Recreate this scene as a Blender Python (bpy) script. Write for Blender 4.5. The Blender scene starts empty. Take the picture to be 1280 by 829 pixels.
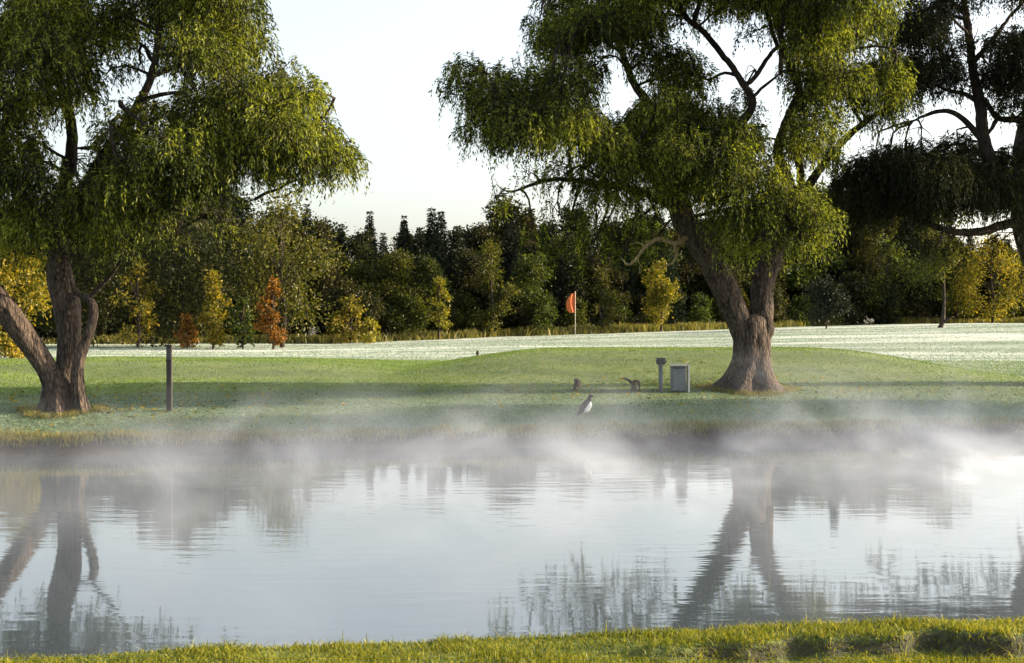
import bpy, math, random
import numpy as np
from mathutils import Vector

random.seed(7)
rng = np.random.default_rng(11)
C = bpy.context.scene.collection
F = 1758.0          # focal length in reference pixels
CAMZ = 2.63         # eye height over the water (water is z = 0)

# ------------------------------------------------------------------ helpers
def P(px, py, D):
    """a point at true distance D seen at that pixel -> metres"""
    return np.array([(px - 640.0) / F * D, D, CAMZ - (py - 400.0) / F * D])

def sm(a, b, t):
    t = np.clip((np.asarray(t, float) - a) / (b - a), 0, 1)
    return t * t * (3 - 2 * t)

_tab = np.random.default_rng(5).random((256, 256))
def vn(x, y):
    x = np.asarray(x, float); y = np.asarray(y, float)
    xi = np.floor(x).astype(int); yi = np.floor(y).astype(int)
    fx = x - xi; fy = y - yi
    fx = fx * fx * (3 - 2 * fx); fy = fy * fy * (3 - 2 * fy)
    a = _tab[xi & 255, yi & 255]; b = _tab[(xi + 1) & 255, yi & 255]
    c = _tab[xi & 255, (yi + 1) & 255]; d = _tab[(xi + 1) & 255, (yi + 1) & 255]
    return (a * (1 - fx) + b * fx) * (1 - fy) + (c * (1 - fx) + d * fx) * fy
def fbm(x, y, o=4):
    s = 0; a = .5; t = 0
    for i in range(o):
        s = s + a * vn(x * 2 ** i + 17.3 * i, y * 2 ** i + 9.1 * i); t += a; a *= .5
    return s / t

def mesh_np(name, V, faces=None, quads=None, tris=None, mats=(), smooth=True):
    me = bpy.data.meshes.new(name)
    V = np.ascontiguousarray(V, dtype=np.float32)
    if quads is not None:
        idx = np.ascontiguousarray(quads, dtype=np.int32); k = 4
    else:
        idx = np.ascontiguousarray(tris, dtype=np.int32); k = 3
    n = len(idx)
    me.vertices.add(len(V)); me.vertices.foreach_set('co', V.ravel())
    me.loops.add(n * k); me.loops.foreach_set('vertex_index', idx.ravel())
    me.polygons.add(n)
    me.polygons.foreach_set('loop_start', np.arange(0, n * k, k, dtype=np.int32))
    me.polygons.foreach_set('use_smooth', np.full(n, smooth))
    me.update(calc_edges=True)
    for m in mats: me.materials.append(m)
    return me

def link(name, me, parent=None, loc=None):
    o = bpy.data.objects.new(name, me); C.objects.link(o)
    if loc is not None: o.location = loc
    if parent is not None: o.parent = parent
    return o

def thing(name, label, cat, loc=(0, 0, 0), group=None, rz=0):
    o = bpy.data.objects.new(name, None); C.objects.link(o)
    o.empty_display_size = .3
    o.location = loc; o.rotation_euler = (0, 0, rz)
    o['label'] = label; o['category'] = cat
    if group: o['group'] = group
    return o

def tag(o, label, cat=None, group=None, kind=None):
    if label: o['label'] = label
    if cat: o['category'] = cat
    if group: o['group'] = group
    if kind: o['kind'] = kind
    return o

def dup(root, loc, rz=0, sc=(1, 1, 1), label=None, group=None):
    r = root.copy(); C.objects.link(r)
    r.location = loc; r.rotation_euler = (0, 0, rz); r.scale = sc
    if label: r['label'] = label
    if group: r['group'] = group
    for ch in list(root.children):
        c = ch.copy(); C.objects.link(c); c.parent = r
        for g in ch.children:
            d = g.copy(); C.objects.link(d); d.parent = c
    return r

def catmull(pts, rad, step):
    pts = [np.asarray(p, float) for p in pts]
    Pp = [2 * pts[0] - pts[1]] + pts + [2 * pts[-1] - pts[-2]]
    out = []; rr = []
    for i in range(len(pts) - 1):
        p0, p1, p2, p3 = Pp[i:i + 4]
        n = max(2, int(np.linalg.norm(p2 - p1) / step))
        for k in range(n):
            t = k / n
            out.append(.5 * ((2 * p1) + (-p0 + p2) * t + (2 * p0 - 5 * p1 + 4 * p2 - p3) * t * t + (-p0 + 3 * p1 - 3 * p2 + p3) * t ** 3))
            tt = t * t * (3 - 2 * t)
            rr.append(rad[i] * (1 - tt) + rad[i + 1] * tt)
    out.append(pts[-1]); rr.append(rad[-1])
    return np.array(out), np.array(rr)

class Tubes:
    def __init__(s): s.V = []; s.Q = []; s.n = 0
    def add(s, pts, rad, seg=10, step=.15, rough=.0, ridge=0., flare=None, jit=0.):
        p, r = catmull(pts, rad, step)
        if jit: p[1:-1] += rng.normal(0, jit, (len(p) - 2, 3))
        m = len(p)
        T = np.gradient(p, axis=0); T /= np.linalg.norm(T, axis=1)[:, None] + 1e-9
        up = np.array([0.13, 1, 0.21]); A = np.cross(T, up); A /= np.linalg.norm(A, axis=1)[:, None] + 1e-9
        B = np.cross(T, A)
        th = np.linspace(0, 2 * math.pi, seg, endpoint=False)
        ph = rng.random() * 50
        R = r[:, None] * np.ones((1, seg))
        if rough or ridge:
            s_ = np.cumsum(np.r_[0, np.linalg.norm(np.diff(p, axis=0), axis=1)])[:, None]
            lat = np.cos(th)[None, :] * 1.6; lon = np.sin(th)[None, :] * 1.6
            nz = fbm(lat * 1.2 + ph + s_ * 0.9, lon * 1.2 + ph - s_ * .5, 3) - .5
            rd = np.abs(vn(th[None, :] * seg / 9 + ph + .6 * np.sin(s_ * .8), s_ * .7 + ph) - .5) * 2
            R = R * (1 + rough * 2 * nz - ridge * (1 - rd) ** 2)
        if flare is not None:
            # root flare: lobes that grow towards the ground
            fz, fa, nl = flare
            h = np.clip(1 - (p[:, 2] - p[0, 2]) / fz, 0, 1)[:, None]
            lob = .55 + .45 * np.cos(th[None, :] * nl + ph) + .25 * np.cos(th[None, :] * (nl + 3) + 1.3 * ph)
            R = R * (1 + fa * h ** 2.6 * (0.45 + .7 * lob))
        V = p[:, None, :] + R[..., None] * (np.cos(th)[None, :, None] * A[:, None, :] + np.sin(th)[None, :, None] * B[:, None, :])
        V = V.reshape(-1, 3)
        V = np.vstack([V, p[-1:]]);
        i = np.arange(m - 1)[:, None] * seg; j = np.arange(seg)[None, :]; j2 = (j + 1) % seg
        Q = np.stack([i + j, i + j2, i + seg + j2, i + seg + j], -1).reshape(-1, 4)
        last = (m - 1) * seg
        jj = np.arange(0, seg - 1, 2)
        cap = np.stack([last + jj, last + jj + 1, last + (jj + 2) % seg, np.full(len(jj), m * seg)], -1)
        s.V.append(V); s.Q.append(np.vstack([Q, cap]) + s.n); s.n += len(V)
        return p
    def mesh(s, name, mat):
        return mesh_np(name, np.vstack(s.V), quads=np.vstack(s.Q), mats=[mat])

class Boxes:
    """bevelled boxes / lathed solids collected in one bmesh"""
    def __init__(s):
        import bmesh
        s.bmesh = bmesh; s.bm = bmesh.new()
    def box(s, c, size, bev=.01, rot=None):
        r = s.bmesh.ops.create_cube(s.bm, size=1)
        vs = r['verts']
        for v in vs:
            v.co = Vector((v.co.x * size[0], v.co.y * size[1], v.co.z * size[2]))
        if bev:
            es = list({e for v in vs for e in v.link_edges})
            rr = s.bmesh.ops.bevel(s.bm, geom=es, offset=bev, segments=2, affect='EDGES')
            vs = list(set(vs) & set(s.bm.verts)) if False else list({v for f in rr['faces'] for v in f.verts} | {v for v in vs if v.is_valid})
        from mathutils import Matrix, Euler
        M = Matrix.Translation(Vector(c)) @ (Euler(rot).to_matrix().to_4x4() if rot else Matrix.Identity(4))
        for v in vs: v.co = M @ v.co
    def lathe(s, prof, c=(0, 0, 0), seg=14, squash=1.0, wob=0.):
        rings = []
        for (r, z) in prof:
            rings.append([s.bm.verts.new((c[0] + r * math.cos(a) * (1 + wob * math.sin(a * 3 + z * 9)), c[1] + squash * r * math.sin(a), c[2] + z))
                          for a in [2 * math.pi * k / seg for k in range(seg)]])
        for a, b in zip(rings, rings[1:]):
            for k in range(seg):
                s.bm.faces.new((a[k], a[(k + 1) % seg], b[(k + 1) % seg], b[k]))
        s.bm.faces.new(rings[-1]); s.bm.faces.new(rings[0][::-1])
    def mesh(s, name, mat, smooth=False):
        me = bpy.data.meshes.new(name); s.bm.to_mesh(me); s.bm.free(); me.materials.append(mat)
        if smooth:
            for p in me.polygons: p.use_smooth = True
        return me

# ------------------------------------------------------------------ materials
def new_mat(name):
    m = bpy.data.materials.new(name); m.use_nodes = True
    nt = m.node_tree; nt.nodes.clear()
    return m, nt, nt.nodes.new, nt.links.new

def ramp(nt, stops, interp='LINEAR'):
    n = nt.nodes.new('ShaderNodeValToRGB'); cr = n.color_ramp; cr.interpolation = interp
    while len(cr.elements) > 1: cr.elements.remove(cr.elements[-1])
    cr.elements[0].position = stops[0][0]; cr.elements[0].color = (*stops[0][1], 1)
    for p, c in stops[1:]:
        e = cr.elements.new(p); e.color = (*c, 1)
    return n

def leaf_mat(name, stops, trans=.4, objrand=0.0, gloss=.015, clump=0.5, tint=(1.15, 1.2, .55)):
    m, nt, N, L = new_mat(name)
    geo = N('ShaderNodeNewGeometry'); tc = N('ShaderNodeTexCoord')
    no = N('ShaderNodeTexNoise'); no.inputs['Scale'].default_value = .55; no.inputs['Detail'].default_value = 2
    L(tc.outputs['Object'], no.inputs['Vector'])
    mx = N('ShaderNodeMix'); mx.data_type = 'FLOAT'; mx.inputs[0].default_value = clump
    L(geo.outputs['Random Per Island'], mx.inputs[2]); L(no.outputs['Fac'], mx.inputs[3])
    cr = ramp(nt, stops); L(mx.outputs[0], cr.inputs[0])
    col = cr.outputs[0]
    if objrand:
        oi = N('ShaderNodeObjectInfo'); hs = N('ShaderNodeHueSaturation')
        mr = N('ShaderNodeMapRange'); mr.inputs[3].default_value = .5 - objrand * .045; mr.inputs[4].default_value = .5 + objrand * .04
        L(oi.outputs['Random'], mr.inputs[0]); L(mr.outputs[0], hs.inputs['Hue'])
        mr2 = N('ShaderNodeMapRange'); mr2.inputs[3].default_value = 1 - .35 * objrand; mr2.inputs[4].default_value = 1 + .45 * objrand
        ml = N('ShaderNodeMath'); ml.operation = 'MULTIPLY'; ml.inputs[1].default_value = 7.31
        fr = N('ShaderNodeMath'); fr.operation = 'FRACT'
        L(oi.outputs['Random'], ml.inputs[0]); L(ml.outputs[0], fr.inputs[0]); L(fr.outputs[0], mr2.inputs[0]); L(mr2.outputs[0], hs.inputs['Value'])
        L(col, hs.inputs['Color']); col = hs.outputs[0]
    d = N('ShaderNodeBsdfDiffuse'); L(col, d.inputs[0])
    t = N('ShaderNodeBsdfTranslucent')
    tm = N('ShaderNodeMix'); tm.data_type = 'RGBA'; tm.blend_type = 'MULTIPLY'; tm.inputs[0].default_value = 1
    L(col, tm.inputs[6]); tm.inputs[7].default_value = (*tint, 1); L(tm.outputs[2], t.inputs[0])
    a = N('ShaderNodeMixShader'); a.inputs[0].default_value = trans
    L(d.outputs[0], a.inputs[1]); L(t.outputs[0], a.inputs[2])
    g = N('ShaderNodeBsdfGlossy'); g.inputs['Roughness'].default_value = .45
    b = N('ShaderNodeMixShader'); b.inputs[0].default_value = gloss
    L(a.outputs[0], b.inputs[1]); L(g.outputs[0], b.inputs[2])
    o = N('ShaderNodeOutputMaterial'); L(b.outputs[0], o.inputs[0])
    return m

def bark_mat(name, c1, c2, scale=6, bump=.6, stretch=.13):
    m, nt, N, L = new_mat(name)
    tc = N('ShaderNodeTexCoord'); mp = N('ShaderNodeMapping'); mp.inputs['Scale'].default_value = (1, 1, stretch)
    L(tc.outputs['Object'], mp.inputs[0])
    n1 = N('ShaderNodeTexNoise'); n1.inputs['Scale'].default_value = scale; n1.inputs['Detail'].default_value = 6; n1.inputs['Roughness'].default_value = .65
    n1.inputs['Distortion'].default_value = .6
    L(mp.outputs[0], n1.inputs['Vector'])
    vo = N('ShaderNodeTexVoronoi'); vo.feature = 'DISTANCE_TO_EDGE'; vo.inputs['Scale'].default_value = scale * 1.6
    mpv = N('ShaderNodeMapping'); mpv.inputs['Scale'].default_value = (1, 1, .33); L(tc.outputs['Object'], mpv.inputs[0]); L(mpv.outputs[0], vo.inputs['Vector'])
    mlt = N('ShaderNodeMath'); mlt.operation = 'MULTIPLY_ADD'; L(vo.outputs[0], mlt.inputs[0]); mlt.inputs[1].default_value = .7; L(n1.outputs['Fac'], mlt.inputs[2])
    cr = ramp(nt, [(.38, c1), (.75, c2)]); L(mlt.outputs[0], cr.inputs[0])
    bp = N('ShaderNodeBump'); bp.inputs['Strength'].default_value = bump; bp.inputs['Distance'].default_value = .2
    L(mlt.outputs[0], bp.inputs['Height'])
    p = N('ShaderNodeBsdfPrincipled'); p.inputs['Roughness'].default_value = .9; p.inputs['Specular IOR Level'].default_value = .2
    L(cr.outputs[0], p.inputs['Base Color']); L(bp.outputs[0], p.inputs['Normal'])
    o = N('ShaderNodeOutputMaterial'); L(p.outputs[0], o.inputs[0])
    return m

def flat_mat(name, col, rough=.7, var=.25, scale=20, metallic=0):
    m, nt, N, L = new_mat(name)
    tc = N('ShaderNodeTexCoord'); n1 = N('ShaderNodeTexNoise'); n1.inputs['Scale'].default_value = scale; n1.inputs['Detail'].default_value = 5
    L(tc.outputs['Object'], n1.inputs['Vector'])
    cr = ramp(nt, [(.3, tuple(c * (1 - var) for c in col)), (.7, tuple(min(1, c * (1 + var)) for c in col))]); L(n1.outputs['Fac'], cr.inputs[0])
    p = N('ShaderNodeBsdfPrincipled'); p.inputs['Roughness'].default_value = rough; p.inputs['Metallic'].default_value = metallic
    bp = N('ShaderNodeBump'); bp.inputs['Strength'].default_value = .3; bp.inputs['Distance'].default_value = .01
    L(n1.outputs['Fac'], bp.inputs['Height']); L(bp.outputs[0], p.inputs['Normal'])
    L(cr.outputs[0], p.inputs['Base Color'])
    o = N('ShaderNodeOutputMaterial'); L(p.outputs[0], o.inputs[0])
    return m

WILLOW = leaf_mat('willow_leaves', [(.2, (.005, .008, .004)), (.45, (.020, .030, .008)), (.60, (.17, .195, .025)), (.84, (.46, .47, .06))], trans=.47, clump=.6)
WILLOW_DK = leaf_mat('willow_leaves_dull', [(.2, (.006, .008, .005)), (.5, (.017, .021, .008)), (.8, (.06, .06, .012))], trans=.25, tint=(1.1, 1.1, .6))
YELLOW = leaf_mat('yellow_leaves', [(.2, (.035, .045, .010)), (.48, (.16, .15, .018)), (.8, (.36, .26, .022))], trans=.45, objrand=.3)
ORANGE = leaf_mat('orange_leaves', [(.22, (.03, .035, .010)), (.5, (.18, .085, .014)), (.8, (.36, .17, .022))], trans=.45, objrand=.2)
GREEN = leaf_mat('wood_leaves', [(.2, (.006, .009, .005)), (.5, (.024, .028, .009)), (.85, (.085, .080, .016))], trans=.3, objrand=1.0)
OLIVE = leaf_mat('olive_leaves', [(.2, (.010, .015, .005)), (.5, (.040, .050, .009)), (.85, (.14, .14, .016))], trans=.35, objrand=.8)
CONIF = leaf_mat('conifer_needles', [(.2, (.006, .010, .007)), (.6, (.016, .022, .011)), (.9, (.035, .038, .015))], trans=.1, objrand=.8)
BARK = bark_mat('willow_bark', (.012, .010, .010), (.12, .09, .070), scale=9)
BARKD = bark_mat('dark_bark', (.012, .010, .009), (.06, .045, .034), scale=5)
BARKP = bark_mat('pale_bare_wood', (.13, .10, .05), (.36, .28, .14), scale=9, bump=.3)

# ------------------------------------------------------------------ terrain
def shore(x): return 28.95 + .19 * np.clip(x, -80, 80) + .35 * (fbm(x * .28 + 3, x * 0 + 1.7, 3) - .5)
def crest(x): return 7.32 + .19 * np.clip(x, -80, 80) + .16 * (vn(x * .7 + 9, x * 0 + 4.4) - .5)
def ztree(x): return np.interp(x, [-60, -12, 5, 35, 80], [1.0, 1.05, 1.55, 2.25, 2.5])
def dtree(x): return np.interp(x, [-120, -38, -12, 5, 35, 120], [92, 92, 96, 109, 128, 140])

def ground(x, y):
    x = np.asarray(x, float); y = np.asarray(y, float)
    u = y - shore(x)
    # far side
    zf = np.interp(u, [-6, -1.5, -.05, .12, .35, 3.4, 8.5, 30, 2000], [-1.2, -.45, -.10, .24, .31, .60, .84, 1.06, 1.06])
    zf = zf + .12 * (fbm(x * .9, y * .9 + 40, 3) - .5) * sm(0, .3, u) * (1 - sm(.8, 2.5, u))
    zf = zf + (ztree(x) - 1.06) * sm(58, 98, y)
    m1 = .78 * sm(-5, 1.5, x) * (1 - sm(9.5, 16.8, x)) * sm(38.6, 44, y - .06 * (x - 6)) * (1 - sm(46, 56, y))
    m2 = .40 * sm(-24, -13, x) * (1 - sm(-8, -1, x)) * sm(40.2, 43.6, y) * (1 - sm(46, 58, y))
    m3 = .22 * sm(-34, -20, x) * (1 - sm(-16, -12, x)) * sm(36, 40, y) * (1 - sm(42, 50, y))
    zf = zf + np.maximum(np.maximum(m1, m2), m3)
    zf = zf + .10 * (fbm(x * .12 + 5, y * .10, 3) - .5) * sm(2, 10, u) + .03 * (fbm(x * .8, y * .8, 2) - .5) * sm(1, 5, u)
    zf = zf + .30 * (fbm(x * .035 + 2, y * .11 + 6, 3) - .5) * sm(54, 64, y) * (1 - sm(-8, -1, y - dtree(x)))
    # rise beyond the tree line, so that the wood stands on a low hill
    zf = zf + 9 * sm(180, 900, y)
    # near side
    c = crest(x); w = y - c
    top = .955 + .045 * (fbm(x * 1.3 + 2, y * 1.3, 3) - .5)
    led = sm(-.3, 1.6, x + .35 * (fbm(x * 2.1, y * 0 + 8, 2) - .5)) * (.75 + .5 * fbm(x * 1.7, x * 0 + 3, 2))
    lip = .30 + .22 * (fbm(x * 2.6 + 7, x * 0 + 5.5, 3) - .5) * 2
    step = sm(-lip - .09, -lip + .02, w)
    near = top - .115 * led * (1 - step)
    near = near + .05 * sm(-1, -4, w)
    prof = np.interp(w, [-1, 0, .15, .6, 1.7, 2.6, 6], [0, 0, -.10, -.5, -1.3, -1.6, -2.2])
    zn = near + prof
    k = sm(14, 20, y)
    return zn * (1 - k) + zf * k

def axis(segs):
    out = []
    for a, b, s in segs: out += list(np.arange(a, b, s))
    return np.array(out + [segs[-1][1]])
xs_p = axis([(0, 5, .06), (5, 18, .16), (18, 60, .5), (60, 200, 4), (200, 2000, 120)])
xs = np.r_[-xs_p[::-1][:-1], xs_p]
ys = axis([(-60, 0, 5), (0, 5.6, .4), (5.6, 9.4, .035), (9.4, 12, .2), (12, 25.6, .8), (25.6, 36, .07), (36, 62, .2), (62, 150, .8), (150, 400, 12), (400, 3000, 160)])
X, Y = np.meshgrid(xs, ys)
Z = ground(X, Y)
V = np.stack([X, Y, Z], -1).reshape(-1, 3)
ny, nx = X.shape
ii = np.arange(ny - 1)[:, None] * nx + np.arange(nx - 1)[None, :]
Q = np.stack([ii, ii + 1, ii + 1 + nx, ii + nx], -1).reshape(-1, 4)

def ground_mat():
    m, nt, N, L = new_mat('turf')
    tc = N('ShaderNodeTexCoord')
    def noise(s, d=4, v=None, r=.6):
        n = N('ShaderNodeTexNoise'); n.inputs['Scale'].default_value = s; n.inputs['Detail'].default_value = d; n.inputs['Roughness'].default_value = r
        L(v or tc.outputs['Object'], n.inputs['Vector']); return n
    def attr(n):
        a = N('ShaderNodeAttribute'); a.attribute_name = n; return a.outputs['Fac']
    def mix(f, a, b):
        x = N('ShaderNodeMix'); x.data_type = 'RGBA'
        if hasattr(f, 'links'): L(f, x.inputs[0])
        else: x.inputs[0].default_value = f
        for s, v in ((6, a), (7, b)):
            if hasattr(v, 'links'): L(v, x.inputs[s])
            else: x.inputs[s].default_value = (*v, 1)
        return x.outputs[2]
    mp = N('ShaderNodeMapping'); mp.inputs['Scale'].default_value = (.35, 1, 1); L(tc.outputs['Object'], mp.inputs[0])
    a = noise(.9, 5, mp.outputs[0]); b = noise(38, 3); c_ = noise(.16, 3)
    g = ramp(nt, [(.3, (.07, .105, .026)), (.5, (.12, .165, .036)), (.72, (.185, .22, .05))]); L(a.outputs['Fac'], g.inputs[0])
    g2 = ramp(nt, [(.3, (.6, .62, .5)), (.7, (1.35, 1.3, 1.25))]); L(b.outputs['Fac'], g2.inputs[0])
    mm = N('ShaderNodeMix'); mm.data_type = 'RGBA'; mm.blend_type = 'MULTIPLY'; mm.inputs[0].default_value = 1
    L(g.outputs[0], mm.inputs[6]); L(g2.outputs[0], mm.inputs[7]); grass = mm.outputs[2]
    # dew, heavier far out in the open
    mp2 = N('ShaderNodeMapping'); mp2.inputs['Scale'].default_value = (.12, 1, 1); L(tc.outputs['Object'], mp2.inputs[0])
    dn = noise(.42, 5, mp2.outputs[0], .62)
    dr = ramp(nt, [(.38, (.14, .20, .13)), (.49, (.30, .35, .29)), (.62, (.52, .55, .50))]); L(dn.outputs['Fac'], dr.inputs[0])
    dw = mix(attr('dew'), grass, dr.outputs[0])
    damp_shade = mix(attr('damp_shade'), dw, (.115, .17, .105))
    sn = noise(9, 6)
    so = ramp(nt, [(.3, (.008, .006, .006)), (.7, (.045, .030, .024))]); L(sn.outputs['Fac'], so.inputs[0])
    col = mix(attr('soil'), damp_shade, so.outputs[0])
    p = N('ShaderNodeBsdfPrincipled'); p.inputs['Roughness'].default_value = .85; p.inputs['Specular IOR Level'].default_value = .25
    p.inputs['Sheen Weight'].default_value = .04
    L(col, p.inputs['Base Color'])
    bp = N('ShaderNodeBump'); bp.inputs['Strength'].default_value = .9; bp.inputs['Distance'].default_value = .06
    hb = noise(14, 6, None, .7); L(hb.outputs['Fac'], bp.inputs['Height']); L(bp.outputs[0], p.inputs['Normal'])
    o = N('ShaderNodeOutputMaterial'); L(p.outputs[0], o.inputs[0])
    return m
me = mesh_np('ground', V, quads=Q, mats=[ground_mat()])
U = Y - shore(X); Wn = Y - crest(X)
nb = fbm(X * .12, Y * .22, 3)
mound_edge = np.interp(X, [-40, -8, 2, 9, 13.2, 16, 60], [55, 54, 55, 52, 46, 41.5, 37])
dew = sm(-6, 8, Y - mound_edge + 12 * (nb - .5)) * (.72 + .3 * nb) * (1 - sm(-2.5, 0, Y - dtree(X)))
dew = np.maximum(dew, .16 * sm(1, 6, U) * (fbm(X * .2 + 9, Y * .5, 3)))
damp_shade = sm(.2, 1.2, U) * (1 - sm(3.5, 7.5, U + 3 * (nb - .5))) * .75  # dew-wet bank slope, with its band of shade painted into the tone
soil = (1 - sm(.20, .42, U + .25 * (fbm(X * 2.3, Y * 2.3, 3) - .5))) * (Y > 20)
gy, gx = np.gradient(Z, ys, xs)
slope = np.abs(gy)
soil = np.maximum(soil, .85 * sm(.4, .9, slope) * (Y < 9.2) * (X > .3) * (Wn < -.2))
soil = np.maximum(soil, (Y < 20) * sm(.5, 1.0, Wn))
soil = np.maximum(soil, .85 * sm(-1.5, 1, Y - dtree(X)))
for nm, arr in (('dew', dew), ('damp_shade', damp_shade), ('soil', soil)):
    at = me.attributes.new(nm, 'FLOAT', 'POINT'); at.data.foreach_set('value', arr.astype(np.float32).ravel())
tag(link('ground', me), 'grass ground of the golf course around the pond', kind='structure')

# ------------------------------------------------------------------ water
def water_mat():
    m, nt, N, L = new_mat('pond_water')
    tc = N('ShaderNodeTexCoord')
    mp = N('ShaderNodeMapping'); mp.inputs['Scale'].default_value = (.5, 1.5, 1); mp.inputs['Rotation'].default_value = (0, 0, math.radians(-6))
    L(tc.outputs['Object'], mp.inputs[0])
    n1 = N('ShaderNodeTexNoise'); n1.inputs['Scale'].default_value = 2.6; n1.inputs['Detail'].default_value = 3; n1.inputs['Roughness'].default_value = .5
    L(mp.outputs[0], n1.inputs['Vector'])
    n2 = N('ShaderNodeTexNoise'); n2.inputs['Scale'].default_value = .35; n2.inputs['Detail'].default_value = 2
    L(tc.outputs['Object'], n2.inputs['Vector'])
    mr = N('ShaderNodeMapRange'); mr.inputs[1].default_value = .42; mr.inputs[2].default_value = .68; mr.inputs[3].default_value = .25; mr.inputs[4].default_value = 1
    L(n2.outputs['Fac'], mr.inputs[0])
    mu = N('ShaderNodeMath'); mu.operation = 'MULTIPLY'; L(n1.outputs['Fac'], mu.inputs[0]); L(mr.outputs[0], mu.inputs[1])
    bp = N('ShaderNodeBump'); bp.inputs['Strength'].default_value = 1; bp.inputs['Distance'].default_value = .005
    L(mu.outputs[0], bp.inputs['Height'])
    p = N('ShaderNodeBsdfPrincipled'); p.inputs['Base Color'].default_value = (.05, .065, .075, 1)
    p.inputs['Roughness'].default_value = .03; p.inputs['IOR'].default_value = 1.9
    L(bp.outputs[0], p.inputs['Normal'])
    o = N('ShaderNodeOutputMaterial'); L(p.outputs[0], o.inputs[0])
    return m
wx = np.linspace(-90, 90, 41)
WV = []
for x in wx: WV += [(x, float(crest(x)) + 1.0, 0), (x, float(shore(x)) + 1.5, 0)]
me = mesh_np('water', np.array(WV), quads=[(2 * i, 2 * i + 2, 2 * i + 3, 2 * i + 1) for i in range(40)], mats=[water_mat()])
tag(link('water', me), 'still pond water reflecting trees and pale sky', kind='structure')

# ------------------------------------------------------------------ leaves
def leaves(cen, dr, Ln, Wd, spin=None):
    """diamond leaves; cen,dr (n,3); Ln,Wd (n,)"""
    n = len(cen)
    dr = dr / (np.linalg.norm(dr, axis=1)[:, None] + 1e-9)
    r = rng.normal(size=(n, 3)); s = np.cross(dr, r); s /= np.linalg.norm(s, axis=1)[:, None] + 1e-9
    nn = np.cross(dr, s)
    L2 = Ln[:, None] * dr; W2 = (Wd / 2)[:, None] * s
    a = cen; b = cen + L2 * .42 + W2 + nn * (Wd * .25)[:, None]; c = cen + L2; d = cen + L2 * .42 - W2 + nn * (Wd * .25)[:, None]
    return np.stack([a, b, c, d], 1)
def leaf_mesh(name, blocks, mat):
    V = np.concatenate(blocks).reshape(-1, 3)
    return mesh_np(name, V, quads=np.arange(len(V)).reshape(-1, 4), mats=[mat], smooth=False)

def willow_clump(c, R, nstr, droop=1.0, leaf=.094, K=28, slen=1.0):
    """drooping leafy strands around centre c"""
    d = rng.normal(size=(nstr, 3)); d /= np.linalg.norm(d, axis=1)[:, None]
    rr = rng.random(nstr) ** .45
    S = c + d * rr[:, None] * R * .80 + np.array([0, 0, .12]) * R
    out = d * np.array([1, 1, .35]) + rng.normal(size=(nstr, 3)) * .35
    out[:, 2] = np.abs(out[:, 2]) * .6 + .1
    out /= np.linalg.norm(out, axis=1)[:, None]
    ln = slen * (.45 + .75 * rng.random(nstr)) * (.5 + .35 * np.mean(R))
    t = (np.arange(K) + rng.random((nstr, K)) * .9) / K
    dz = droop * (.5 + .7 * rng.random(nstr))
    pos = S[:, None, :] + (ln[:, None] * t * (1 - .45 * t))[..., None] * out[:, None, :] * .8
    pos[..., 2] -= (ln * dz)[:, None] * t ** 1.8
    tan = out[:, None, :] * (1 - .9 * t)[..., None]
    tan = tan + 0; tan[..., 2] -= (dz[:, None] * 1.5 * t)
    tan = tan / (np.linalg.norm(tan, axis=2)[..., None] + 1e-9) + rng.normal(size=tan.shape) * .42
    tan[..., 2] -= .25
    pos = pos.reshape(-1, 3) + rng.normal(size=(nstr * K, 3)) * .025
    n = len(pos)
    Ln = leaf * (.45 + 1.05 * rng.random(n) ** 1.4); Wd = Ln * (.20 + .16 * rng.random(n))
    return leaves(pos, tan.reshape(-1, 3), Ln, Wd), S, pos.reshape(nstr, K, 3)[:, ::5]

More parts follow.
